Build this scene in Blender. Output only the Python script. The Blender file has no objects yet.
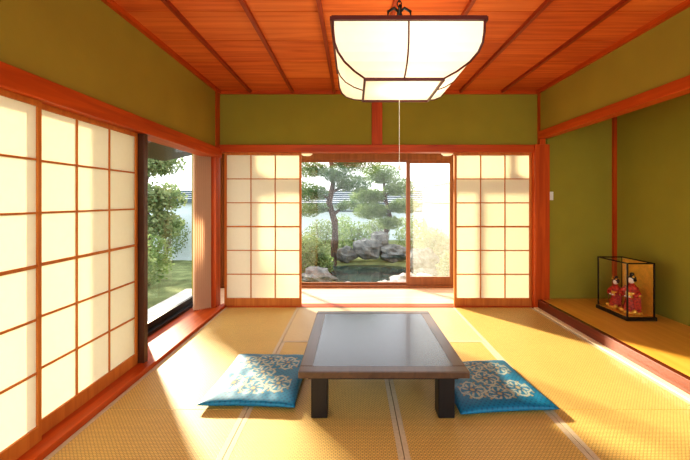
import bpy, math, random
from mathutils import Vector, noise
random.seed(7)
S=bpy.context.scene
S.view_settings.view_transform='Standard'
for lk in ('Medium High Contrast','Standard - Medium High Contrast'):
    try:
        S.view_settings.look=lk; break
    except Exception as e: print('look',e)
S.view_settings.exposure=0.6

# ------------------------------------------------------------ materials
def nm(name):
    m=bpy.data.materials.new(name); m.use_nodes=True
    nt=m.node_tree; return m,nt,nt.nodes['Principled BSDF']
def N(nt,t,**k):
    n=nt.nodes.new(t)
    for a,b in k.items(): setattr(n,a,b)
    return n
def plain(name,col,rough=.5,metal=0,spec=.5,var=.08,scale=8,bump=0,coat=0,ior=None):
    m,nt,b=nm(name)
    tc=N(nt,'ShaderNodeTexCoord'); no=N(nt,'ShaderNodeTexNoise'); no.inputs['Scale'].default_value=scale; no.inputs['Detail'].default_value=5
    nt.links.new(tc.outputs['Object'],no.inputs['Vector'])
    r=N(nt,'ShaderNodeValToRGB')
    r.color_ramp.elements[0].position=.3; r.color_ramp.elements[1].position=.7
    r.color_ramp.elements[0].color=[c*(1-var) for c in col]+[1]
    r.color_ramp.elements[1].color=[min(1,c*(1+var)) for c in col]+[1]
    nt.links.new(no.outputs['Fac'],r.inputs['Fac']); nt.links.new(r.outputs['Color'],b.inputs['Base Color'])
    b.inputs['Roughness'].default_value=rough; b.inputs['Metallic'].default_value=metal
    b.inputs['Specular IOR Level'].default_value=spec; b.inputs['Coat Weight'].default_value=coat
    if ior: b.inputs['IOR'].default_value=ior
    if bump:
        n2=N(nt,'ShaderNodeTexNoise'); n2.inputs['Scale'].default_value=scale*20
        nt.links.new(tc.outputs['Object'],n2.inputs['Vector'])
        bp=N(nt,'ShaderNodeBump'); bp.inputs['Strength'].default_value=bump; bp.inputs['Distance'].default_value=.003
        nt.links.new(n2.outputs['Fac'],bp.inputs['Height']); nt.links.new(bp.outputs['Normal'],b.inputs['Normal'])
    return m
def wood(name,c0,c1,axis='x',rough=.4,grain=14,spec=.4,coat=0):
    m,nt,b=nm(name)
    tc=N(nt,'ShaderNodeTexCoord'); mp=N(nt,'ShaderNodeMapping')
    sc=[grain]*3; sc['xyz'.index(axis)]=grain*.06
    mp.inputs['Scale'].default_value=sc
    nt.links.new(tc.outputs['Object'],mp.inputs['Vector'])
    no=N(nt,'ShaderNodeTexNoise'); no.inputs['Scale'].default_value=1.6; no.inputs['Detail'].default_value=6; no.inputs['Distortion'].default_value=.7
    nt.links.new(mp.outputs['Vector'],no.inputs['Vector'])
    r=N(nt,'ShaderNodeValToRGB'); e=r.color_ramp.elements
    e[0].position=.3; e[0].color=list(c0)+[1]; e[1].position=.68; e[1].color=list(c1)+[1]
    nt.links.new(no.outputs['Fac'],r.inputs['Fac']); nt.links.new(r.outputs['Color'],b.inputs['Base Color'])
    b.inputs['Roughness'].default_value=rough; b.inputs['Specular IOR Level'].default_value=spec; b.inputs['Coat Weight'].default_value=coat
    return m
M_WOODX=wood('red_wood_x',(.38,.055,.006),(.56,.10,.012),'x',spec=.3)
M_WOODY=wood('red_wood_y',(.38,.055,.006),(.56,.10,.012),'y',spec=.3)
M_WOODZ=wood('red_wood_z',(.38,.055,.006),(.56,.10,.012),'z',spec=.3)
M_SHOJIW=wood('shoji_wood',(.46,.13,.018),(.60,.21,.035),'z',rough=.5)
M_CEIL=wood('ceiling_boards',(.50,.095,.022),(.72,.185,.046),'x',rough=.5,grain=12,spec=.25)
M_CEIL2=wood('ceiling_boards_dark',(.44,.080,.018),(.66,.155,.038),'x',rough=.5,grain=17,spec=.25)
M_CEIL3=wood('ceiling_boards_light',(.56,.125,.028),(.76,.22,.058),'x',rough=.5,grain=9,spec=.25)
M_BATTEN=wood('ceiling_batten_wood',(.24,.03,.008),(.34,.05,.012),'y',rough=.4)
M_DARKW=wood('dark_brown_wood',(.05,.018,.008),(.09,.03,.012),'z',rough=.35)
M_TOKO=wood('alcove_edge_wood',(.10,.02,.008),(.18,.035,.012),'y',rough=.25)
M_DECK=wood('alcove_deck_wood',(.68,.36,.05),(.80,.46,.09),'y',rough=.35)
M_ENG=wood('veranda_floor_wood',(.76,.50,.32),(.86,.62,.44),'x',rough=.35)
M_CREAM=plain('cream_board',(.85,.74,.52),.5)
M_WALL=plain('olive_plaster',(.35,.275,.045),.9,scale=3,bump=.25,spec=.1,var=.05)
M_WALLG=plain('green_plaster',(.31,.28,.042),.9,scale=3,bump=.25,spec=.1,var=.05)
M_TBL=wood('table_frame_wood',(.07,.04,.024),(.115,.065,.036),'y',rough=.28)
M_TBLD=wood('table_dark_wood',(.008,.007,.008),(.014,.012,.012),'z',rough=.35)
M_TBLP=wood('table_panel_wood',(.012,.022,.040),(.022,.034,.056),'y',rough=.22,spec=.55,coat=.1)
M_ALU=plain('dark_aluminium',(.02,.018,.018),.4,metal=.3)
M_SASHW=wood('sash_wood',(.22,.08,.03),(.32,.12,.045),'z')
M_BLACK=plain('black_lacquer',(.012,.01,.01),.2)
M_LAMPF=wood('lamp_frame_wood',(.08,.014,.010),(.12,.022,.015),'x')
M_IRON=plain('black_iron',(.01,.01,.01),.5)
M_HERI=plain('tatami_border_cloth',(.58,.49,.34),.8,scale=60)
M_WHITE=plain('white_plastic',(.8,.8,.75),.4)
M_STONE=plain('garden_stone',(.17,.18,.18),.95,var=.5,scale=6,bump=.4,spec=.1)
M_STONEW=plain('pale_stone',(.55,.53,.50),.95,var=.2,scale=6,bump=.4,spec=.1)
M_GROUND=plain('garden_soil',(.16,.19,.09),1,var=.4,scale=3,bump=.5,spec=.05)
M_GWALL=plain('garden_wall_plaster',(.58,.68,.74),.9,var=.04,spec=.1)
M_TILE=plain('roof_tile',(.10,.14,.17),.95,var=.15,scale=5,spec=.05)
M_BARK=plain('pine_bark',(.10,.07,.055),.95,var=.4,scale=12,bump=.5,spec=.1)
M_FENCE=wood('fence_wood',(.42,.29,.18),(.55,.41,.28),'z',rough=.8)
M_SKIN=plain('doll_porcelain',(.85,.72,.62),.35)
M_RED=plain('doll_red_silk',(.42,.03,.012),.5,scale=60,var=.7)
M_GOLD=plain('doll_gold_brocade',(.8,.45,.08),.35,metal=.5,scale=80,var=.4)
M_GPAN=plain('gold_leaf_panel',(.78,.42,.06),.35,metal=.35,scale=20,var=.15)
M_HAIR=plain('doll_hair',(.01,.008,.008),.3)

def leafmat(name,c0,c1):
    m,nt,b=nm(name)
    tc=N(nt,'ShaderNodeTexCoord'); no=N(nt,'ShaderNodeTexNoise'); no.inputs['Scale'].default_value=5
    nt.links.new(tc.outputs['Object'],no.inputs['Vector'])
    r=N(nt,'ShaderNodeValToRGB'); r.color_ramp.elements[0].position=.35; r.color_ramp.elements[1].position=.65
    r.color_ramp.elements[0].color=list(c0)+[1]; r.color_ramp.elements[1].color=list(c1)+[1]
    nt.links.new(no.outputs['Fac'],r.inputs['Fac'])
    b.inputs['Roughness'].default_value=.8; b.inputs['Specular IOR Level'].default_value=.15
    nt.links.new(r.outputs['Color'],b.inputs['Base Color'])
    t=N(nt,'ShaderNodeBsdfTranslucent'); nt.links.new(r.outputs['Color'],t.inputs['Color'])
    mx=N(nt,'ShaderNodeMixShader'); mx.inputs[0].default_value=.35
    nt.links.new(b.outputs[0],mx.inputs[1]); nt.links.new(t.outputs[0],mx.inputs[2])
    nt.links.new(mx.outputs[0],nt.nodes['Material Output'].inputs['Surface'])
    return m
M_PINE=leafmat('pine_needles',(.09,.17,.08),(.20,.28,.13))
M_LEAF=leafmat('light_leaves',(.16,.25,.09),(.30,.39,.18))
M_SHRUB=leafmat('shrub_leaves',(.14,.21,.10),(.28,.34,.18))

def paper(name,col,tr=.55,emit=0,clear=0):
    m,nt,b=nm(name)
    nt.nodes.remove(b)
    tc=N(nt,'ShaderNodeTexCoord'); no=N(nt,'ShaderNodeTexNoise'); no.inputs['Scale'].default_value=30; no.inputs['Detail'].default_value=6
    nt.links.new(tc.outputs['Object'],no.inputs['Vector'])
    r=N(nt,'ShaderNodeValToRGB'); r.color_ramp.elements[0].color=[c*.95 for c in col]+[1]; r.color_ramp.elements[1].color=list(col)+[1]
    nt.links.new(no.outputs['Fac'],r.inputs['Fac'])
    d=N(nt,'ShaderNodeBsdfDiffuse'); t=N(nt,'ShaderNodeBsdfTranslucent'); mx=N(nt,'ShaderNodeMixShader'); mx.inputs[0].default_value=tr
    nt.links.new(r.outputs[0],d.inputs[0]); nt.links.new(r.outputs[0],t.inputs[0])
    nt.links.new(d.outputs[0],mx.inputs[1]); nt.links.new(t.outputs[0],mx.inputs[2])
    out=mx
    if emit:
        e=N(nt,'ShaderNodeEmission'); e.inputs[0].default_value=list(col)+[1]; e.inputs[1].default_value=emit
        a=N(nt,'ShaderNodeAddShader'); nt.links.new(mx.outputs[0],a.inputs[0]); nt.links.new(e.outputs[0],a.inputs[1]); out=a
    if clear:
        tp=N(nt,'ShaderNodeBsdfTransparent'); m2=N(nt,'ShaderNodeMixShader'); m2.inputs[0].default_value=clear
        nt.links.new(out.outputs[0],m2.inputs[1]); nt.links.new(tp.outputs[0],m2.inputs[2]); out=m2
    nt.links.new(out.outputs[0],nt.nodes['Material Output'].inputs['Surface'])
    return m
M_PAPER=paper('shoji_paper',(.90,.86,.72),.5)
M_LAMPP=paper('lamp_paper',(.92,.90,.76),.4,emit=.10)
M_CURT=paper('curtain_cloth',(.80,.58,.40),.45)
M_GLARE=paper('glare_glass',(.80,.80,.74),.6,clear=.86)  # clear pane; the milky mix paints in washed-out glare and reflection

def glassmat(name,tint=(1,1,1),gl=.025):
    m,nt,b=nm(name); nt.nodes.remove(b)
    t=N(nt,'ShaderNodeBsdfTransparent'); t.inputs[0].default_value=list(tint)+[1]
    g=N(nt,'ShaderNodeBsdfGlossy'); g.inputs['Roughness'].default_value=.02
    mx=N(nt,'ShaderNodeMixShader'); mx.inputs[0].default_value=gl
    nt.links.new(t.outputs[0],mx.inputs[1]); nt.links.new(g.outputs[0],mx.inputs[2])
    nt.links.new(mx.outputs[0],nt.nodes['Material Output'].inputs['Surface'])
    return m
M_GLASS=glassmat('clear_glass')
M_WATER=plain('pond_water',(.01,.035,.035),.05,spec=.3,ior=1.2)

def tatamimat(name,col,alongx=False):
    m,nt,b=nm(name)
    tc=N(nt,'ShaderNodeTexCoord'); mp=N(nt,'ShaderNodeMapping')
    if alongx: mp.inputs['Rotation'].default_value=(0,0,math.pi/2)
    nt.links.new(tc.outputs['Object'],mp.inputs['Vector'])
    br=N(nt,'ShaderNodeTexBrick'); br.offset=.5
    br.inputs['Scale'].default_value=1
    br.inputs['Brick Width'].default_value=.019; br.inputs['Row Height'].default_value=.011
    br.inputs['Mortar Size'].default_value=.0024; br.inputs['Mortar Smooth'].default_value=.6
    br.inputs['Color1'].default_value=list(col)+[1]
    br.inputs['Color2'].default_value=[c*.9 for c in col]+[1]
    br.inputs['Mortar'].default_value=[c*.42 for c in col]+[1]
    nt.links.new(mp.outputs[0],br.inputs['Vector'])
    no=N(nt,'ShaderNodeTexNoise'); no.inputs['Scale'].default_value=2.5
    nt.links.new(tc.outputs['Object'],no.inputs['Vector'])
    mr=N(nt,'ShaderNodeMapRange'); mr.inputs['To Min'].default_value=.9; mr.inputs['To Max'].default_value=1.08
    nt.links.new(no.outputs['Fac'],mr.inputs['Value'])
    mu=N(nt,'ShaderNodeVectorMath',operation='SCALE'); nt.links.new(br.outputs['Color'],mu.inputs[0]); nt.links.new(mr.outputs[0],mu.inputs['Scale'])
    nt.links.new(mu.outputs[0],b.inputs['Base Color'])
    bp=N(nt,'ShaderNodeBump'); bp.inputs['Strength'].default_value=.4; bp.inputs['Distance'].default_value=.002; bp.invert=True
    nt.links.new(br.outputs['Fac'],bp.inputs['Height']); nt.links.new(bp.outputs[0],b.inputs['Normal'])
    b.inputs['Roughness'].default_value=.45; b.inputs['Specular IOR Level'].default_value=.45
    return m
M_TAT=tatamimat('tatami_weave',(.82,.56,.18))
M_TATX=tatamimat('tatami_weave_cross',(.86,.67,.36),True)  # paler base colour stands in for sheen off the crosswise weave

# ------------------------------------------------------------ builder
class MB:
    def __init__(s): s.v=[];s.f=[];s.m=[]
    def face(s,idx,mi): s.f.append(idx); s.m.append(mi)
    def box(s,x0,x1,y0,y1,z0,z1,mi=0):
        o=len(s.v)
        s.v+=[(x0,y0,z0),(x1,y0,z0),(x1,y1,z0),(x0,y1,z0),(x0,y0,z1),(x1,y0,z1),(x1,y1,z1),(x0,y1,z1)]
        for q in ((0,3,2,1),(4,5,6,7),(0,1,5,4),(1,2,6,5),(2,3,7,6),(3,0,4,7)): s.face([o+i for i in q],mi)
    def poly(s,pts,mi=0):
        o=len(s.v); s.v+=[tuple(p) for p in pts]; s.face(list(range(o,o+len(pts))),mi)
    def tube(s,pts,rad,seg=8,mi=0,cap=True):
        pts=[Vector(p) for p in pts]; o=len(s.v)
        if not isinstance(rad,(list,tuple)): rad=[rad]*len(pts)
        for i,p in enumerate(pts):
            d=(pts[min(i+1,len(pts)-1)]-pts[max(i-1,0)]).normalized()
            a=d.cross(Vector((0,0,1)));
            if a.length<.05: a=d.cross(Vector((0,1,0)))
            a.normalize(); b=d.cross(a)
            for k in range(seg):
                t=2*math.pi*k/seg; s.v.append(tuple(p+(a*math.cos(t)+b*math.sin(t))*rad[i]))
        for i in range(len(pts)-1):
            for k in range(seg):
                k2=(k+1)%seg; s.face([o+i*seg+k,o+i*seg+k2,o+(i+1)*seg+k2,o+(i+1)*seg+k],mi)
        if cap:
            s.face([o+k for k in range(seg)],mi); e=o+(len(pts)-1)*seg; s.face([e+k for k in reversed(range(seg))],mi)
    def lathe(s,prof,c,sx=1,sy=1,seg=20,mi=0):
        o=len(s.v)
        for r,z in prof:
            for k in range(seg):
                t=2*math.pi*k/seg; s.v.append((c[0]+r*sx*math.cos(t),c[1]+r*sy*math.sin(t),c[2]+z))
        for i in range(len(prof)-1):
            for k in range(seg):
                k2=(k+1)%seg; s.face([o+i*seg+k,o+i*seg+k2,o+(i+1)*seg+k2,o+(i+1)*seg+k],mi)
    def ball(s,c,r,sc=(1,1,1),mi=0,seg=14,nz=0):
        o=len(s.v); rings=seg//2+1
        for i in range(rings+1):
            ph=math.pi*i/rings
            for k in range(seg):
                t=2*math.pi*k/seg
                d=Vector((math.sin(ph)*math.cos(t),math.sin(ph)*math.sin(t),math.cos(ph)))
                q=r*(1+nz*noise.noise(d*1.7+Vector(c)*3.1)+nz*.4*noise.noise(d*5+Vector(c)))
                s.v.append((c[0]+d.x*q*sc[0],c[1]+d.y*q*sc[1],c[2]+d.z*q*sc[2]))
        for i in range(rings):
            for k in range(seg):
                k2=(k+1)%seg; s.face([o+i*seg+k,o+(i+1)*seg+k,o+(i+1)*seg+k2,o+i*seg+k2],mi)
    def build(s,name,mats,parent=None,smooth=False,bevel=0,fix=False):
        xs=[v[0] for v in s.v]; ys=[v[1] for v in s.v]; zs=[v[2] for v in s.v]
        c=Vector(((min(xs)+max(xs))/2,(min(ys)+max(ys))/2,min(zs)))
        me=bpy.data.meshes.new(name)
        me.from_pydata([(v[0]-c.x,v[1]-c.y,v[2]-c.z) for v in s.v],[],s.f)
        for m in mats: me.materials.append(m)
        for p,mi in zip(me.polygons,s.m): p.material_index=mi; p.use_smooth=smooth
        me.update()
        ob=bpy.data.objects.new(name,me); S.collection.objects.link(ob)
        if parent: ob.parent=parent; ob.location=c-parent.location
        else: ob.location=c
        if bevel:
            b=ob.modifiers.new('bevel','BEVEL'); b.width=bevel; b.segments=2; b.limit_method='ANGLE'
        return ob
def empty(name,loc):
    e=bpy.data.objects.new(name,None); e.location=loc; S.collection.objects.link(e); e.empty_display_size=.1; return e
def box(name,x0,x1,y0,y1,z0,z1,mat,parent=None,bevel=0):
    b=MB(); b.box(x0,x1,y0,y1,z0,z1); return b.build(name,[mat],parent,bevel=bevel)

# ------------------------------------------------------------ dims
XL,XR,YB,ZC=-1.58,2.18,4.33,2.547
XA=3.09; YN=-0.9
# ------------------------------------------------------------ floor
box('floor',XL-.08,XR,YN,YB,-.12,-.03,M_SHOJIW)
def mat(x0,x1,y0,y1,longx=False):
    b=MB(); w=.028; g=.002
    x0+=g;x1-=g;y0+=g;y1-=g
    if longx:
        b.box(x0,x1,y0+w,y1-w,-.03,0,0); b.box(x0,x1,y0,y0+w,-.03,.0015,1); b.box(x0,x1,y1-w,y1,-.03,.0015,1)
    else:
        b.box(x0+w,x1-w,y0,y1,-.03,0,0); b.box(x0,x0+w,y0,y1,-.03,.0015,1); b.box(x1-w,x1,y0,y1,-.03,.0015,1)
    b.build('tatami_mat',[M_TATX if longx else M_TAT,M_HERI])
XL2=-1.50; XR2=2.10
mat(XL2,-.632,2.2,YB-.02); mat(XL2,-.632,.4,2.2); mat(XL2,-.632,YN,.4)
mat(-.632,1.166,3.25,YB-.02,True)
mat(-.632,.25,1.45,3.25); mat(.25,1.166,1.45,3.25)
mat(-.632,.25,-.35,1.45); mat(.25,1.166,-.35,1.45)
mat(-.632,1.166,YN,-.35,True)
mat(1.166,XR2,2.2,YB-.02); mat(1.166,XR2,.4,2.2); mat(1.166,XR2,YN,.4)

# ------------------------------------------------------------ ceiling
b=MB(); y=YB; 
rows=0
xs=[XL]+[-1.203+.492*k for k in range(7)]+[XR]
rr=random.Random(3)
while y>YN:
    y2=max(YN,y-.455)
    for i in range(len(xs)-1):
        b.box(xs[i]+.001,xs[i+1]-.001,y2+.004,y-.004,ZC,ZC+.015,rr.choice((0,0,2,3)))
    y=y2
b.box(XL-.3,XR+.1,YN,YB+.1,ZC+.016,ZC+.06,1)  # backing coloured dark to paint shade into the plank gaps
ceil=b.build('ceiling',[M_CEIL,M_DARKW,M_CEIL2,M_CEIL3])
b=MB()
for k in range(7):
    x=-1.203+.492*k; b.box(x-.014,x+.014,YN,YB,ZC-.028,ZC+.001)
b.build('battens',[M_BATTEN],parent=ceil)
b=MB(); b.box(XL,XR,YB-.03,YB,ZC-.04,ZC); b.build('trim_1',[M_WOODX])
b=MB(); b.box(XL,XL+.03,YN,YB-.03,ZC-.04,ZC); b.build('trim_2',[M_WOODY])
b=MB(); b.box(XR-.03,XR,YN,YB-.03,ZC-.04,ZC); b.build('trim_3',[M_WOODY])

# ------------------------------------------------------------ left wall
box('wall_left',XL-.12,XL,YN,YB,1.80,ZC,M_WALL)
box('wall_left_rear',XL-.3,XL,YN-.1,YN+.25,0,1.8,M_WALL)
b=MB(); b.box(XL-.14,XL+.035,YN,YB,1.755,1.865); b.build('trim_4',[M_WOODY],bevel=.004)
b=MB(); b.box(XL-.09,XL2,YN,2.78,-.03,.035); b.box(XL-.36,XL2,2.78,YB,-.03,.03); b.build('trim_5',[M_WOODY],bevel=.003)
box('trim_6',XL-.07,XL+.015,2.75,2.80,.03,1.757,M_DARKW,bevel=.003)
box('trim_7',XL-.05,XL+.01,4.21,YB+.02,.03,ZC,M_WOODZ,bevel=.003)

def shoji(name,axis,a0,a1,pl,z0,z1,cols,rows,bot=.05,st=.026,th=.03,top=.03):
    fr=MB(); pa=MB()
    def bx(B,u0,u1,w0,w1,q0,q1):
        if axis=='x': B.box(u0,u1,pl+w0,pl+w1,q0,q1)
        else: B.box(pl+w0,pl+w1,u0,u1,q0,q1)
    bx(fr,a0,a0+st,0,th,z0,z1); bx(fr,a1-st,a1,0,th,z0,z1)
    bx(fr,a0+st,a1-st,0,th,z0,z0+bot); bx(fr,a0+st,a1-st,0,th,z1-top,z1)
    i0,i1=a0+st,a1-st; k0,k1=z0+bot,z1-top
    for c in range(1,cols):
        u=i0+(i1-i0)*c/cols; bx(fr,u-.005,u+.005,.005,th-.005,k0,k1)
    for r in range(1,rows):
        q=k0+(k1-k0)*r/rows; hw=.008 if r==rows//2 else .005
        bx(fr,i0,i1,.004,th-.004,q-hw,q+hw)
    bx(pa,i0-.005,i1+.005,.012,.013,k0-.005,k1+.005)
    loc=((a0+a1)/2,pl+th/2,z0) if axis=='x' else (pl+th/2,(a0+a1)/2,z0)
    e=empty(name,loc)
    fr.build('frame',[M_SHOJIW],parent=e); pa.build('paper',[M_PAPER],parent=e)
    return e
PF,PBk=XL-.027,XL-.055
shoji('shoji_screen','y',1.845,2.745,PBk,.035,1.757,3,6,bot=.08,st=.02,th=.025)
shoji('shoji_screen','y',.95,1.865,PF,.035,1.757,3,6,bot=.08,st=.02,th=.025)
shoji('shoji_screen','y',.05,.97,PBk,.035,1.757,3,6,bot=.08,st=.02,th=.025)
shoji('shoji_screen','y',-.65,.07,PF,.035,1.757,3,6,bot=.08,st=.02,th=.025)

def sash(parent,axis,a0,a1,pl,z0,z1,mat,st=.045,bot=.06,top=.045,th=.03,mid=None,gm=None):
    fr=MB(); gl=MB()
    def bx(B,u0,u1,w0,w1,q0,q1):
        if axis=='x': B.box(u0,u1,pl+w0,pl+w1,q0,q1)
        else: B.box(pl+w0,pl+w1,u0,u1,q0,q1)
    bx(fr,a0,a0+st,0,th,z0,z1); bx(fr,a1-st,a1,0,th,z0,z1)
    bx(fr,a0+st,a1-st,0,th,z0,z0+bot); bx(fr,a0+st,a1-st,0,th,z1-top,z1)
    if mid: bx(fr,a0+st,a1-st,.005,th-.005,mid-.015,mid+.015)
    bx(gl,a0+st-.004,a1-st+.004,.013,.016,z0+bot-.004,z1-top+.004)
    fr.build('sash',[mat],parent=parent); gl.build('glass',[gm or M_GLASS],parent=parent)
XW=-1.90
w1=empty('window_1',(XW,3.6,.03))
b=MB()
b.box(XW-.04,XW+.06,2.77,2.82,.03,1.93); b.box(XW-.04,XW+.06,4.52,4.57,.03,1.93)
b.box(XW-.04,XW+.06,2.82,4.52,.03,.06); b.box(XW-.04,XW+.06,2.82,4.52,1.88,1.93)
b.build('outer_frame',[M_ALU],parent=w1)
sash(w1,'y',2.82,3.27,XW+.02,.06,1.88,M_ALU)
sash(w1,'y',3.22,4.52,XW-.02,.06,1.88,M_ALU,st=.06)
box('wall_left_lintel',XW-.04,XL-.12,2.74,4.57,1.93,2.3,M_WALL)
box('wall_left_jamb',XW-.04,XL-.07,2.70,2.77,-.03,2.3,M_WALL)
b=MB(); 
def slab(x0,z0,x1,z1,y0,y1,t=.06):
    for dz in (0,t): b.poly([(x0,y0,z0+dz),(x0,y1,z0+dz),(x1,y1,z1+dz),(x1,y0,z1+dz)])
    b.poly([(x1,y0,z1),(x1,y1,z1),(x1,y1,z1+t),(x1,y0,z1+t)]); b.poly([(x0,y0,z0),(x1,y0,z1),(x1,y0,z1+t),(x0,y0,z0+t)]); b.poly([(x0,y1,z0),(x1,y1,z1),(x1,y1,z1+t),(x0,y1,z0+t)])
slab(-1.72,2.62,-2.25,2.24,YN,4.6)
slab(-2.03,2.12,-3.1,1.90,4.7,6.0)
b.build('eave_roof',[M_DARKW])
b=MB(); n=60
for i in range(n):
    def cp(i):
        f=i/n; a=.020*math.sin(i*.9); return (-1.78+.15*f+a, 4.08+.12*f-a)
    (x0,y0),(x1,y1)=cp(i),cp(i+1)
    b.poly([(x0,y0,.035),(x1,y1,.035),(x1,y1,1.86),(x0,y0,1.86)])
b.build('curtain',[M_CURT],smooth=True)

# ------------------------------------------------------------ back wall
box('wall_back',XL,XR+.1,YB,YB+.1,1.90,ZC,M_WALLG)
b=MB(); b.box(XL,XR+.1,YB-.035,YB+.12,1.825,1.91); b.build('trim_8',[M_WOODX],bevel=.004)
box('trim_9',.22,.345,YB-.02,YB+.01,1.91,ZC-.04,M_WOODZ,bevel=.003)
box('trim_10',XR-.06,XR+.11,YB-.06,YB+.12,.0,1.91,M_WOODZ,bevel=.003)
box('trim_11',XR-.005,XR+.06,YB-.06,YB+.0,1.91,ZC,M_WOODZ)
b=MB(); b.box(XL,XR-.06,YB-.02,YB+.12,-.03,.008); b.build('trim_12',[M_WOODX])
shoji('shoji_screen','x',-1.525,-.612,YB+.02,.008,1.825,3,6,bot=.09)
shoji('shoji_screen','x',1.20,2.118,YB+.02,.008,1.825,3,6,bot=.09)

# ------------------------------------------------------------ right wall / alcove
box('wall_right',XR,XR+.08,YN,YB-.06,2.055,ZC,M_WALL)
b=MB(); b.box(XR-.02,XR+.09,YN,YB-.06,1.975,2.06); b.build('trim_13',[M_WOODY],bevel=.004)
box('wall_recess_end',XR+.11,XA+.1,YB,YB+.1,0,2.4,M_WALLG)
box('wall_outer_right',XA,XA+.1,YN,YB,0,2.4,M_WALLG)
box('ceiling_alcove',XR+.08,XA+.1,YN,YB+.1,2.4,2.5,M_CEIL)
box('trim_14',XA-.035,XA,YB-.035,YB,.10,2.4,M_WOODZ)
box('floor_alcove',XR+.02,XA,YN,YB,0,.10,M_DECK)
box('trim_15',XR-.03,XR+.02,YN,YB-.06,0,.104,M_TOKO,bevel=.004)
box('trim_16',XR2,XR-.03,YN,YB-.06,-.03,.012,M_CREAM)
b=MB(); b.box(2.30,2.36,YB-.008,YB,1.26,1.36); b.box(2.315,2.345,YB-.012,YB-.008,1.29,1.33); b.build('light_switch',[M_WHITE],bevel=.001)

# ------------------------------------------------------------ veranda
YE=5.30; ZV=2.50
box('floor_veranda',-2.0,3.2,YB+.12,YE+.08,-.12,.0,M_ENG)
box('ceiling_veranda',-2.0,3.2,YB+.1,YE+.2,ZV,ZV+.04,M_FENCE)
box('wall_veranda_left',-2.02,-1.94,4.6,YE+.08,-.4,ZV,M_WALL)
box('wall_veranda_right',3.2,3.3,YB,YE+.08,-.4,ZV,M_WALL)
box('wall_veranda_front',2.3,3.2,YE-.02,YE+.08,0,ZV,M_WALL)
w2=empty('window_2',(0,YE,0))
b=MB(); b.box(-1.94,2.3,YE-.03,YE+.08,1.84,1.95); b.box(-1.94,2.3,YE-.03,YE+.08,0,.035)
b.box(-1.94,-1.88,YE-.03,YE+.08,.035,1.84); b.box(2.24,2.3,YE-.03,YE+.08,.035,1.84)
b.box(-1.94,2.3,YE-.03,YE+.08,2.45,ZV)
for x in (-1.94,-.9,.13,1.16,2.24): b.box(x,x+.05,YE,YE+.05,1.95,2.45)  # unseen transom bars; opening added so sun reaches the shoji tops
b.build('outer_frame',[M_SASHW],parent=w2)
sash(w2,'x',.77,1.455,YE+.0,.035,1.84,M_SASHW,st=.055,bot=.12,gm=M_GLARE)
sash(w2,'x',1.42,2.24,YE+.035,.035,1.84,M_SASHW,st=.05,bot=.10)
sash(w2,'x',-.95,.83,YE+.035,.035,1.84,M_SASHW,st=.045,bot=.03,top=.025)
sash(w2,'x',-1.88,-.90,YE+.0,.035,1.84,M_SASHW,st=.045,bot=.05)
for x in (-.655,1.33):
    b=MB(); b.lathe([(0,0),(.055,.006),(.08,.025),(.085,.05),(.05,.06),(0,.06)],(x,YE-.115,1.885)); b.build('veranda_wall_light',[M_LAMPP],smooth=True)

# ------------------------------------------------------------ table
t=empty('low_table',(.17,2.6,0.002))
b=MB(); tx0,tx1,ty0,ty1=-.306,.650,2.04,3.17; w=.075
b.box(tx0,tx1,ty0,ty0+w,.262,.300,0); b.box(tx0,tx1,ty1-w,ty1,.262,.300,0)
b.box(tx0,tx0+w,ty0+w,ty1-w,.262,.300,0); b.box(tx1-w,tx1,ty0+w,ty1-w,.262,.300,0)
b.build('top_frame',[M_TBL],parent=t,bevel=.004)
b=MB(); b.box(tx0+w,tx1-w,ty0+w,ty1-w,.27,.2985); b.build('top_panel',[M_TBLP],parent=t)
b=MB(); b.box(tx0+.05,tx1-.05,ty0+.05,ty0+.08,.235,.262); b.box(tx0+.05,tx1-.05,ty1-.08,ty1-.05,.235,.262)
b.box(tx0+.05,tx0+.08,ty0+.08,ty1-.08,.235,.262); b.box(tx1-.08,tx1-.05,ty0+.08,ty1-.08,.235,.262); b.build('apron',[M_TBLD],parent=t)
i=0
for x in (tx0+.065,tx1-.16):
    for y in (ty0+.065,ty1-.16):
        i+=1; bb=MB(); bb.box(x,x+.095,y,y+.095,0.002,.262); bb.build('leg_%d'%i,[M_TBLD],parent=t,bevel=.006)

# ------------------------------------------------------------ cushions
mc,nt,bs=nm('cushion_silk')
at=N(nt,'ShaderNodeAttribute'); at.attribute_name='pattern'; nt.links.new(at.outputs['Color'],bs.inputs['Base Color']); bs.inputs['Roughness'].default_value=.5
BLUE=Vector((.0,.17,.32)); DBL=Vector((.0,.10,.21)); WH=Vector((.36,.41,.35)); GO=Vector((.34,.28,.14))
def pat(u,v):
    col=BLUE
    if math.sin(u*60)*math.sin(v*60)>.45: col=DBL
    if abs(u)<.78 and abs(v)<.78:
        for cx in (-.5,0,.5):
            for cy in (-.42,.42) if cx else (-.6,0,.6):
                x=(u-cx); y=(v-cy); r=math.hypot(x,y)/.30; th=math.atan2(y,x)
                if r<1.05:
                    p=.62+.30*abs(math.cos(2*th))
                    if r<.16: return GO
                    if r<.30: return DBL
                    if abs(r-p)<.08: return WH
                    if r<p-.15 and math.cos(8*th+r*5)>.2: return WH if r>.42 else GO
                    if r>p+.1 and math.cos(12*th)>.6: return GO
    return col
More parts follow.
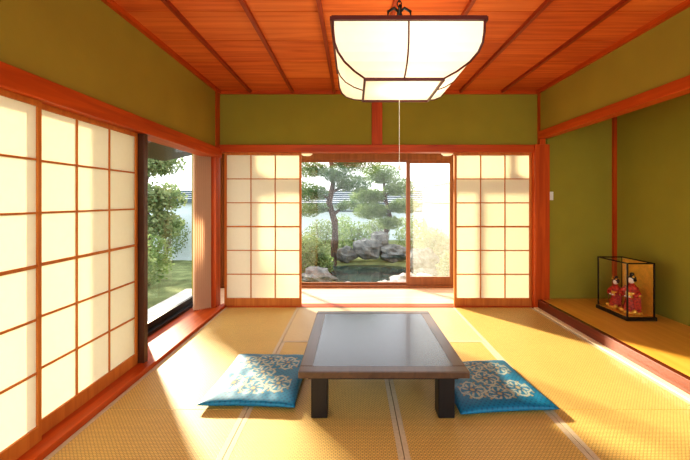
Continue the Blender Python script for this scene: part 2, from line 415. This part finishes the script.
def cushion(cx,cy,w,l,rot,h=.075):
    n=110; vs=[];fs=[];cols=[]
    def P(i,j,side):
        u=-1+2*i/n; v=-1+2*j/n
        e=max(0,(1-u**4)*(1-v**4))**.42
        pin=1-.05*(1-abs(v)**2)*abs(u)**3; pin2=1-.05*(1-abs(u)**2)*abs(v)**3
        wr=.005*noise.noise(Vector((u*4+cx,v*4,side)))*e
        z=h*.42+side*h*.5*e+wr
        if side<0: z=max(.002,h*.42-h*.38*e)
        return (u*pin*w/2,v*pin2*l/2,z)
    idx={}
    for side in (1,-1):
        for i in range(n+1):
            for j in range(n+1):
                if side<0 and (i in(0,n) or j in(0,n)): idx[(side,i,j)]=idx[(1,i,j)]; continue
                idx[(side,i,j)]=len(vs); vs.append(P(i,j,side)); c=pat(-1+2*i/n,-1+2*j/n); cols.append((c.x,c.y,c.z,1))
    for side in (1,-1):
        for i in range(n):
            for j in range(n):
                q=[idx[(side,i,j)],idx[(side,i+1,j)],idx[(side,i+1,j+1)],idx[(side,i,j+1)]]
                fs.append(q if side>0 else q[::-1])
    me=bpy.data.meshes.new('floor_cushion'); me.from_pydata(vs,[],fs); me.materials.append(mc)
    ca=me.color_attributes.new('pattern','FLOAT_COLOR','POINT')
    for k,c in enumerate(cols): ca.data[k].color=c
    for p in me.polygons: p.use_smooth=True
    ob=bpy.data.objects.new('floor_cushion',me); ob.location=(cx,cy,0); ob.rotation_euler=(0,0,rot); S.collection.objects.link(ob)
cushion(-.625,2.54,.59,.73,math.radians(-2)); cushion(.885,2.45,.60,.66,math.radians(5))

# ------------------------------------------------------------ pendant lamp
LX,LY=.27,2.14
L=empty('pendant_lamp',(LX,LY,ZC))
prof=[(.365,2.13),(.364,2.07),(.358,2.02),(.342,1.98),(.312,1.945),(.262,1.915),(.205,1.895)]
b=MB()
for (dx,dy) in ((0,-1),(1,0),(0,1),(-1,0)):
    for k in range(len(prof)-1):
        (r0,z0),(r1,z1)=prof[k],prof[k+1]
        def pt(r,z,s):
            return (LX+dx*r-dy*r*s, LY+dy*r+dx*r*s, z)
        b.poly([pt(r0,z0,-1),pt(r0,z0,1),pt(r1,z1,1),pt(r1,z1,-1)][::-1])
r,z=prof[-1]; b.poly([(LX-r,LY-r,z),(LX-r,LY+r,z),(LX+r,LY+r,z),(LX+r,LY-r,z)])
b.build('paper_shade',[M_LAMPP],parent=L)
b=MB()
R=.373
for s in (-1,1):
    b.box(LX-R,LX+R,LY+s*R-.009,LY+s*R+.009,2.12,2.14); b.box(LX+s*R-.009,LX+s*R+.009,LY-R,LY+R,2.12,2.14)
    r=.208
    b.box(LX-r,LX+r,LY+s*r-.006,LY+s*r+.006,1.883,1.898); b.box(LX+s*r-.006,LX+s*r+.006,LY-r,LY+r,1.883,1.898)
for sx in (-1,1):
    for sy in (-1,1):
        b.tube([(LX+sx*r*1.005,LY+sy*r*1.005,z) for r,z in prof],.006,6)
for (dx,dy) in ((0,-1),(1,0),(0,1),(-1,0)):
    b.tube([(LX+dx*(r+.002),LY+dy*(r+.002),z-.001) for r,z in prof],.0045,6)
b.box(LX-R,LX+R,LY-.012,LY+.012,2.125,2.145); b.box(LX-.012,LX+.012,LY-R,LY+R,2.125,2.145)
b.build('frame',[M_LAMPF],parent=L)
b=MB()
b.lathe([(0,.0),(.05,-.0),(.055,-.012),(.035,-.03),(.012,-.04),(.0,-.04)],(LX,LY,ZC-.001))
z=ZC-.035
k=0
while z>2.28:
    pts=[]
    for q in range(13):
        a=2*math.pi*q/12; o=(.012*math.cos(a)); 
        pts.append((LX+(o if k%2 else 0),LY+(0 if k%2 else o),z-.018+.02*math.sin(a)))
    b.tube(pts,.0035,6,cap=False); z-=.032; k+=1
# wrought-iron scroll hanger above the shade
for sx,sy in ((1,0),(-1,0),(0,1),(0,-1)):
    b.tube([(LX,LY,2.35),(LX+sx*.03,LY+sy*.03,2.375),(LX+sx*.065,LY+sy*.065,2.355),(LX+sx*.07,LY+sy*.07,2.30),(LX+sx*.045,LY+sy*.045,2.27),(LX+sx*.07,LY+sy*.07,2.22),(LX+sx*.13,LY+sy*.13,2.17),(LX+sx*.17,LY+sy*.17,2.15)],.0085,6)
b.tube([(LX,LY,2.36),(LX,LY,2.14)],.010,8)
b.build('chain_and_hook',[M_IRON],parent=L,smooth=True)
b=MB(); b.tube([(LX,LY,1.895),(LX,LY,1.46)],.0018,6); b.lathe([(0,0),(.007,.004),(.009,.016),(.004,.03),(0,.032)],(LX,LY,1.43),seg=10)
b.build('pull_cord',[M_WHITE],parent=L)

# ------------------------------------------------------------ glass case with dolls
cx0,cx1,cy0,cy1=2.63,2.90,3.52,3.95; z0=.10; zt=.655
G=empty('glass_display_case',((cx0+cx1)/2,(cy0+cy1)/2,z0))
b=MB(); b.box(cx0-.01,cx1+.01,cy0-.01,cy1+.01,z0,z0+.035); 
for x in (cx0,cx1-.012):
    for y in (cy0,cy1-.012): b.box(x,x+.012,y,y+.012,z0+.035,zt-.012)
for x in (cx0,cx1-.012): b.box(x,x+.012,cy0+.012,cy1-.012,zt-.012,zt)
for y in (cy0,cy1-.012): b.box(cx0,cx1,y,y+.012,zt-.012,zt)
b.build('case_frame',[M_BLACK],parent=G,bevel=.001)
b=MB(); b.box(cx0+.004,cx0+.007,cy0+.012,cy1-.012,z0+.035,zt-.012); b.box(cx0+.012,cx1-.012,cy0+.004,cy0+.007,z0+.035,zt-.012)
b.box(cx0+.012,cx1-.012,cy0+.012,cy1-.012,zt-.006,zt-.003); b.box(cx0+.012,cx1-.012,cy1-.007,cy1-.004,z0+.035,zt-.012); b.build('case_glass',[M_GLASS],parent=G)
b=MB(); b.box(cx1-.010,cx1-.004,cy0+.012,cy1-.012,z0+.035,zt-.012); b.box(cx0+.01,cx1-.012,cy0+.012,cy1-.012,z0+.035,z0+.038); b.build('gold_back_panel',[M_GPAN],parent=G)
def doll(c,sc,rot,name):
    D=empty(name,c)
    b=MB(); b.lathe([(0,0),(.085,0),(.09,.01),(.075,.05),(.055,.12),(.043,.17),(.04,.19),(.052,.235),(.05,.26),(.03,.285),(.015,.295)],c,1,.85,24,0)
    b.build('kimono',[M_RED],parent=D,smooth=True)
    b=MB(); b.lathe([(.045,.155),(.05,.16),(.05,.205),(.046,.21)],c,1,.9,24,0); b.ball((c[0]+.0,c[1]+.055,c[2]+.185),.032,(1,.6,1.1),0)
    b.lathe([(.06,.0),(.092,.002),(.088,.025),(.07,.03)],c,1,.86,24,0)
    for s in (-1,1):
        b.ball((c[0]+s*.06,c[1]-.06,c[2]+.03),.024,mi=0); b.ball((c[0]+s*.08,c[1]-.02,c[2]+.19),.018,mi=0)
    b.build('obi_and_ornaments',[M_GOLD],parent=D,smooth=True)
    b=MB()
    for s in (-1,1):
        b.tube([(c[0]+s*.04,c[1],c[2]+.255),(c[0]+s*.075,c[1]-.02,c[2]+.20),(c[0]+s*.05,c[1]-.055,c[2]+.175)],[.02,.026,.02],10)
        b.poly([(c[0]+s*.085,c[1]-.01,c[2]+.20),(c[0]+s*.05,c[1]-.06,c[2]+.18),(c[0]+s*.058,c[1]-.06,c[2]+.05),(c[0]+s*.095,c[1]-.01,c[2]+.06)])
    b.build('sleeves',[M_RED],parent=D)
    b=MB(); b.ball((c[0],c[1]-.003,c[2]+.325),.031,(.9,.95,1.15)); b.tube([(c[0],c[1],c[2]+.28),(c[0],c[1],c[2]+.31)],.012)
    for s in (-1,1): b.ball((c[0]+s*.02,c[1]-.065,c[2]+.172),.011,(1,1.2,.8))
    b.build('face_and_hands',[M_SKIN],parent=D,smooth=True)
    b=MB(); b.ball((c[0],c[1]+.010,c[2]+.34),.036,(1,.95,1)); b.ball((c[0],c[1]+.008,c[2]+.382),.02); b.ball((c[0]-.03,c[1],c[2]+.33),.016); b.ball((c[0]+.03,c[1],c[2]+.33),.016)
    b.build('hair',[M_HAIR],parent=D,smooth=True)
    b=MB(); b.tube([(c[0]-.05,c[1],c[2]+.385),(c[0]+.05,c[1],c[2]+.372)],.0025); b.ball((c[0]+.03,c[1]-.025,c[2]+.365),.01); b.ball((c[0]-.03,c[1]-.025,c[2]+.365),.01); b.build('hair_ornaments',[M_GOLD],parent=D)
    D.rotation_euler=(0,0,math.radians(rot)); D.scale=(sc,sc,sc)
    D.parent=G; D.location=Vector(c)-G.location
doll((2.77,3.65,.138),1.0,-65,'kimono_doll_tall'); doll((2.75,3.84,.138),.82,-80,'kimono_doll_small')

# ------------------------------------------------------------ garden
GZ=-.45
b=MB()
def gz(x,y): return GZ+.06*noise.noise(Vector((x*.5,y*.5,0)))+.02*noise.noise(Vector((x*3,y*3,1)))
pts={}
X0,X1,Y0,Y1=-16,14,-4,30
PC=(.35,8.9)
nx,ny=150,170
for i in range(nx+1):
    for j in range(ny+1):
        x=X0+(X1-X0)*i/nx; y=Y0+(Y1-Y0)*j/ny
        z=gz(x,y); d=math.hypot((x-PC[0])/1.3,(y-PC[1])/1.0)
        if d<1.25: z-=.35*max(0,min(1,(1.25-d)/.3))
        pts[i,j]=len(b.v); b.v.append((x,y,z))
for i in range(nx):
    for j in range(ny): b.face([pts[i,j],pts[i+1,j],pts[i+1,j+1],pts[i,j+1]],0)
b.build('garden_ground',[M_GROUND],smooth=True)
b=MB(); b.poly([(PC[0]+1.6*math.cos(a*math.pi/16),PC[1]+1.22*math.sin(a*math.pi/16),GZ-.06) for a in range(32)]); b.build('garden_pond',[M_WATER])

def rocks(name,lst,mat,parent=None):
    for (x,y,z,r,sc) in lst:
        bb=MB(); bb.ball((x,y,z),r,sc,0,18,.45); bb.build(name,[mat],smooth=False)
rocks('garden_rock',[(-.75,7.6,-.35,.25,(1.3,1,.8)),(.40,10.3,-.1,.33,(1.3,.8,.9)),(1.15,10.2,-.2,.30,(1.3,.8,.8)),(-.2,10.25,-.25,.25,(1.2,.8,.8)),(-1.05,9.0,-.25,.3,(1.2,1,1)),(1.75,9.2,-.25,.32,(1.2,1,1)),(.75,10.4,.1,.26,(1,.8,1.2)),(-.75,9.4,-.35,.2,(1.3,1,.8)),(1.6,8.0,-.38,.2,(1.3,1,.8))],M_STONE)
rocks('garden_pale_stone',[(1.05,7.4,-.36,.20,(1.3,1,.7)),(.65,7.2,-.40,.15,(1.3,1,.6)),(1.45,7.5,-.36,.18,(1.2,1,.7)),(-.1,7.3,-.43,.13,(1.4,1,.5)),(1.15,7.0,-.40,.14,(1.4,1,.6))],M_STONEW)

def foliage(B,c,rad,n,mi,size=.05,needle=True):
    c=Vector(c)
    for k in range(n):
        d=Vector((random.gauss(0,1),random.gauss(0,1),random.gauss(0,1))).normalized()
        q=random.random()**.4
        p=c+Vector((d.x*rad[0],d.y*rad[1],d.z*rad[2]))*q
        a=Vector((random.uniform(-1,1),random.uniform(-1,1),random.uniform(-.2,1))).normalized()*size*random.uniform(.7,1.4)
        w=a.cross(Vector((random.uniform(-1,1),random.uniform(-1,1),random.uniform(-1,1)))).normalized()*size*(.16 if needle else .4)
        if needle:
            B.poly([p-w,p+w,p+a],mi)
        else:
            B.poly([p,p+a*.5+w,p+a,p+a*.5-w],mi)
def tree(name,trunk,rad,branches,mat,size=.07,needle=True,dens=1):
    b=MB(); b.tube(trunk,rad,9,0)
    for (st,en,cl,n) in branches:
        m=(Vector(st)+Vector(en))/2+Vector((0,0,.05))
        b.tube([st,tuple(m),en],[rad[-1]*1.0,rad[-1]*.7,rad[-1]*.35],6,0)
        foliage(b,en,cl,int(n*dens),1,size,needle)
        foliage(b,tuple(m),(cl[0]*.6,cl[1]*.6,cl[2]*.7),int(n*dens*.4),1,size,needle)
    return b.build(name,[M_BARK,mat])
tree('pine_tree',[(-.55,10.0,-.6),(-.5,10.0,.1),(-.50,10.0,.7),(-.65,10.0,1.2),(-.55,10.0,1.7),(-.6,10.0,2.3),(-.7,10.0,2.7)],[.13,.11,.095,.085,.07,.06,.045],
 [((-.6,10,1.3),(-1.25,9.9,1.5),(.52,.4,.28),1600),((-.55,10,1.5),(.05,9.9,1.72),(.50,.4,.24),1600),((-.6,10,2.0),(-1.3,10.1,2.1),(.6,.4,.28),1500),
  ((-.6,10,2.2),(.15,10.1,2.3),(.65,.4,.30),1800),((-.55,10,1.0),(-1.2,9.8,1.0),(.38,.3,.2),900),((-.55,10,1.8),(-.4,9.8,1.95),(.5,.3,.25),1100),((-.5,10,.9),(-.1,9.8,1.15),(.3,.25,.14),500)],M_PINE,size=.08)
tree('pine_tree',[(1.05,10.9,-.6),(.95,10.9,.2),(1.1,10.9,.8),(.95,10.9,1.4),(.9,10.9,2.0)],[.10,.08,.07,.05,.035],
 [((1.05,10.9,.8),(.5,10.8,.95),(.52,.35,.26),1700),((1.05,10.9,.9),(1.5,10.8,1.1),(.46,.3,.24),1400),((1.0,10.9,1.2),(.4,10.9,1.4),(.52,.3,.26),1600),
  ((.95,10.9,1.4),(1.4,10.8,1.65),(.5,.3,.28),1400),((.9,10.9,1.8),(.85,10.9,2.05),(.6,.3,.32),1700),((1.0,10.9,.5),(1.1,10.7,.6),(.40,.25,.2),900)],M_LEAF,size=.09)
def shrub(x,y,r,h,mat,n=1500,z=-.4,size=.06):
    b=MB()
    for k in range(7):
        a=random.uniform(0,6.28); b.tube([(x,y,z-.05),(x+.4*r*math.cos(a),y+.4*r*math.sin(a),z+h*.8)],[.012,.006],5,0)
    foliage(b,(x,y,z+h/2),(r,r,h/2),n,1,size,False); b.build('garden_shrub',[M_BARK,mat])
shrub(-1.0,8.2,.42,.9,M_SHRUB,1900); shrub(-.95,11.2,.6,1.1,M_SHRUB); shrub(.1,11.7,.55,1.0,M_LEAF); shrub(-1.9,9.6,.6,1.1,M_SHRUB)
shrub(2.2,10.4,.5,.9,M_SHRUB); shrub(-.35,12.4,.45,1.2,M_LEAF,1100); shrub(2.1,7.2,.4,.7,M_LEAF); shrub(1.9,11.9,.6,1.2,M_LEAF,1500)
shrub(-1.3,6.8,.35,.55,M_SHRUB,900); shrub(-.70,8.15,.28,.50,M_LEAF,900); shrub(.8,12.6,.5,1.1,M_SHRUB,1200)
b=MB(); b.box(-14,12,15.9,16.1,-.6,1.15,0)
for k in range(7): 
    b.box(-14,12,15.45+.065*k,16.55-.065*k,1.12+.085*k,1.19+.085*k,1)
for k in range(105):
    x=-14+.25*k; b.box(x,x+.05,15.42,16.55,1.13,1.17,1)
b.box(-14,12,15.88,15.9,.78,.84,1)
b.build('garden_wall',[M_GWALL,M_TILE])
b=MB()
for k in range(26):
    b.box(2.65,2.68,6.2+.3*k,6.45+.3*k,-.6,1.75)
b.box(2.62,2.71,6.1,14.2,1.75,1.81); b.box(2.60,2.65,6.1,14.2,.2,.28); b.box(2.60,2.65,6.1,14.2,1.2,1.28); b.build('wooden_fence',[M_FENCE])
tree('maple_tree',[(-4.6,8.2,-.6),(-4.55,8.2,.6),(-4.7,8.2,1.4),(-4.5,8.2,2.2)],[.10,.08,.06,.04],
 [((-4.6,8.2,1.0),(-4.2,8,1.3),(.5,.5,.35),1200),((-4.6,8.2,1.3),(-5.1,8,1.7),(.5,.5,.35),900),((-4.5,8.2,1.9),(-4.3,8,2.1),(.6,.5,.35),1200),((-4.6,8.2,.7),(-4.1,8,.7),(.4,.4,.3),800)],M_SHRUB,size=.08,needle=False)
shrub(-3.7,6.0,.45,.9,M_SHRUB); shrub(-4.0,7.2,.45,1.0,M_LEAF); shrub(-5.2,10.2,.6,1.4,M_SHRUB)
b=MB(); b.box(-9,-3.6,10.8,10.9,-.6,1.2,0)
b.box(-9.05,-3.55,10.7,11.0,1.2,1.3,1)
b.build('side_garden_wall',[M_GWALL,M_TILE])
box('stone_paving',-3.0,-2.1,1.5,6.6,-.62,-.33,M_STONEW)

# ------------------------------------------------------------ light
w=bpy.data.worlds.new('world'); S.world=w; w.use_nodes=True
bg=w.node_tree.nodes['Background']; bg.inputs[0].default_value=(.95,.97,1,1); bg.inputs[1].default_value=1.85
sd=bpy.data.lights.new('sun','SUN'); sd.energy=10; sd.angle=math.radians(3.5); sd.color=(1,.87,.62)
so=bpy.data.objects.new('sun',sd); S.collection.objects.link(so)
el=math.radians(21); d=Vector((.6*math.cos(el),-.8*math.cos(el),-math.sin(el)))
so.rotation_euler=d.to_track_quat('-Z','Y').to_euler(); so.location=(-6,12,8)
pl=bpy.data.lights.new('lamp_bulb','POINT'); pl.energy=7; pl.color=(1,.88,.66); pl.shadow_soft_size=.08
po=bpy.data.objects.new('lamp_bulb',pl); S.collection.objects.link(po); po.location=(LX+.06,LY,2.06)

cd=bpy.data.cameras.new('camera'); co=bpy.data.objects.new('camera',cd); S.collection.objects.link(co)
co.location=(0,0,1.25); co.rotation_euler=(math.pi/2,0,0)
cd.sensor_width=36; cd.lens=36*367/690; cd.shift_x=-8/690; cd.shift_y=-29/690; cd.clip_start=.05
S.camera=co
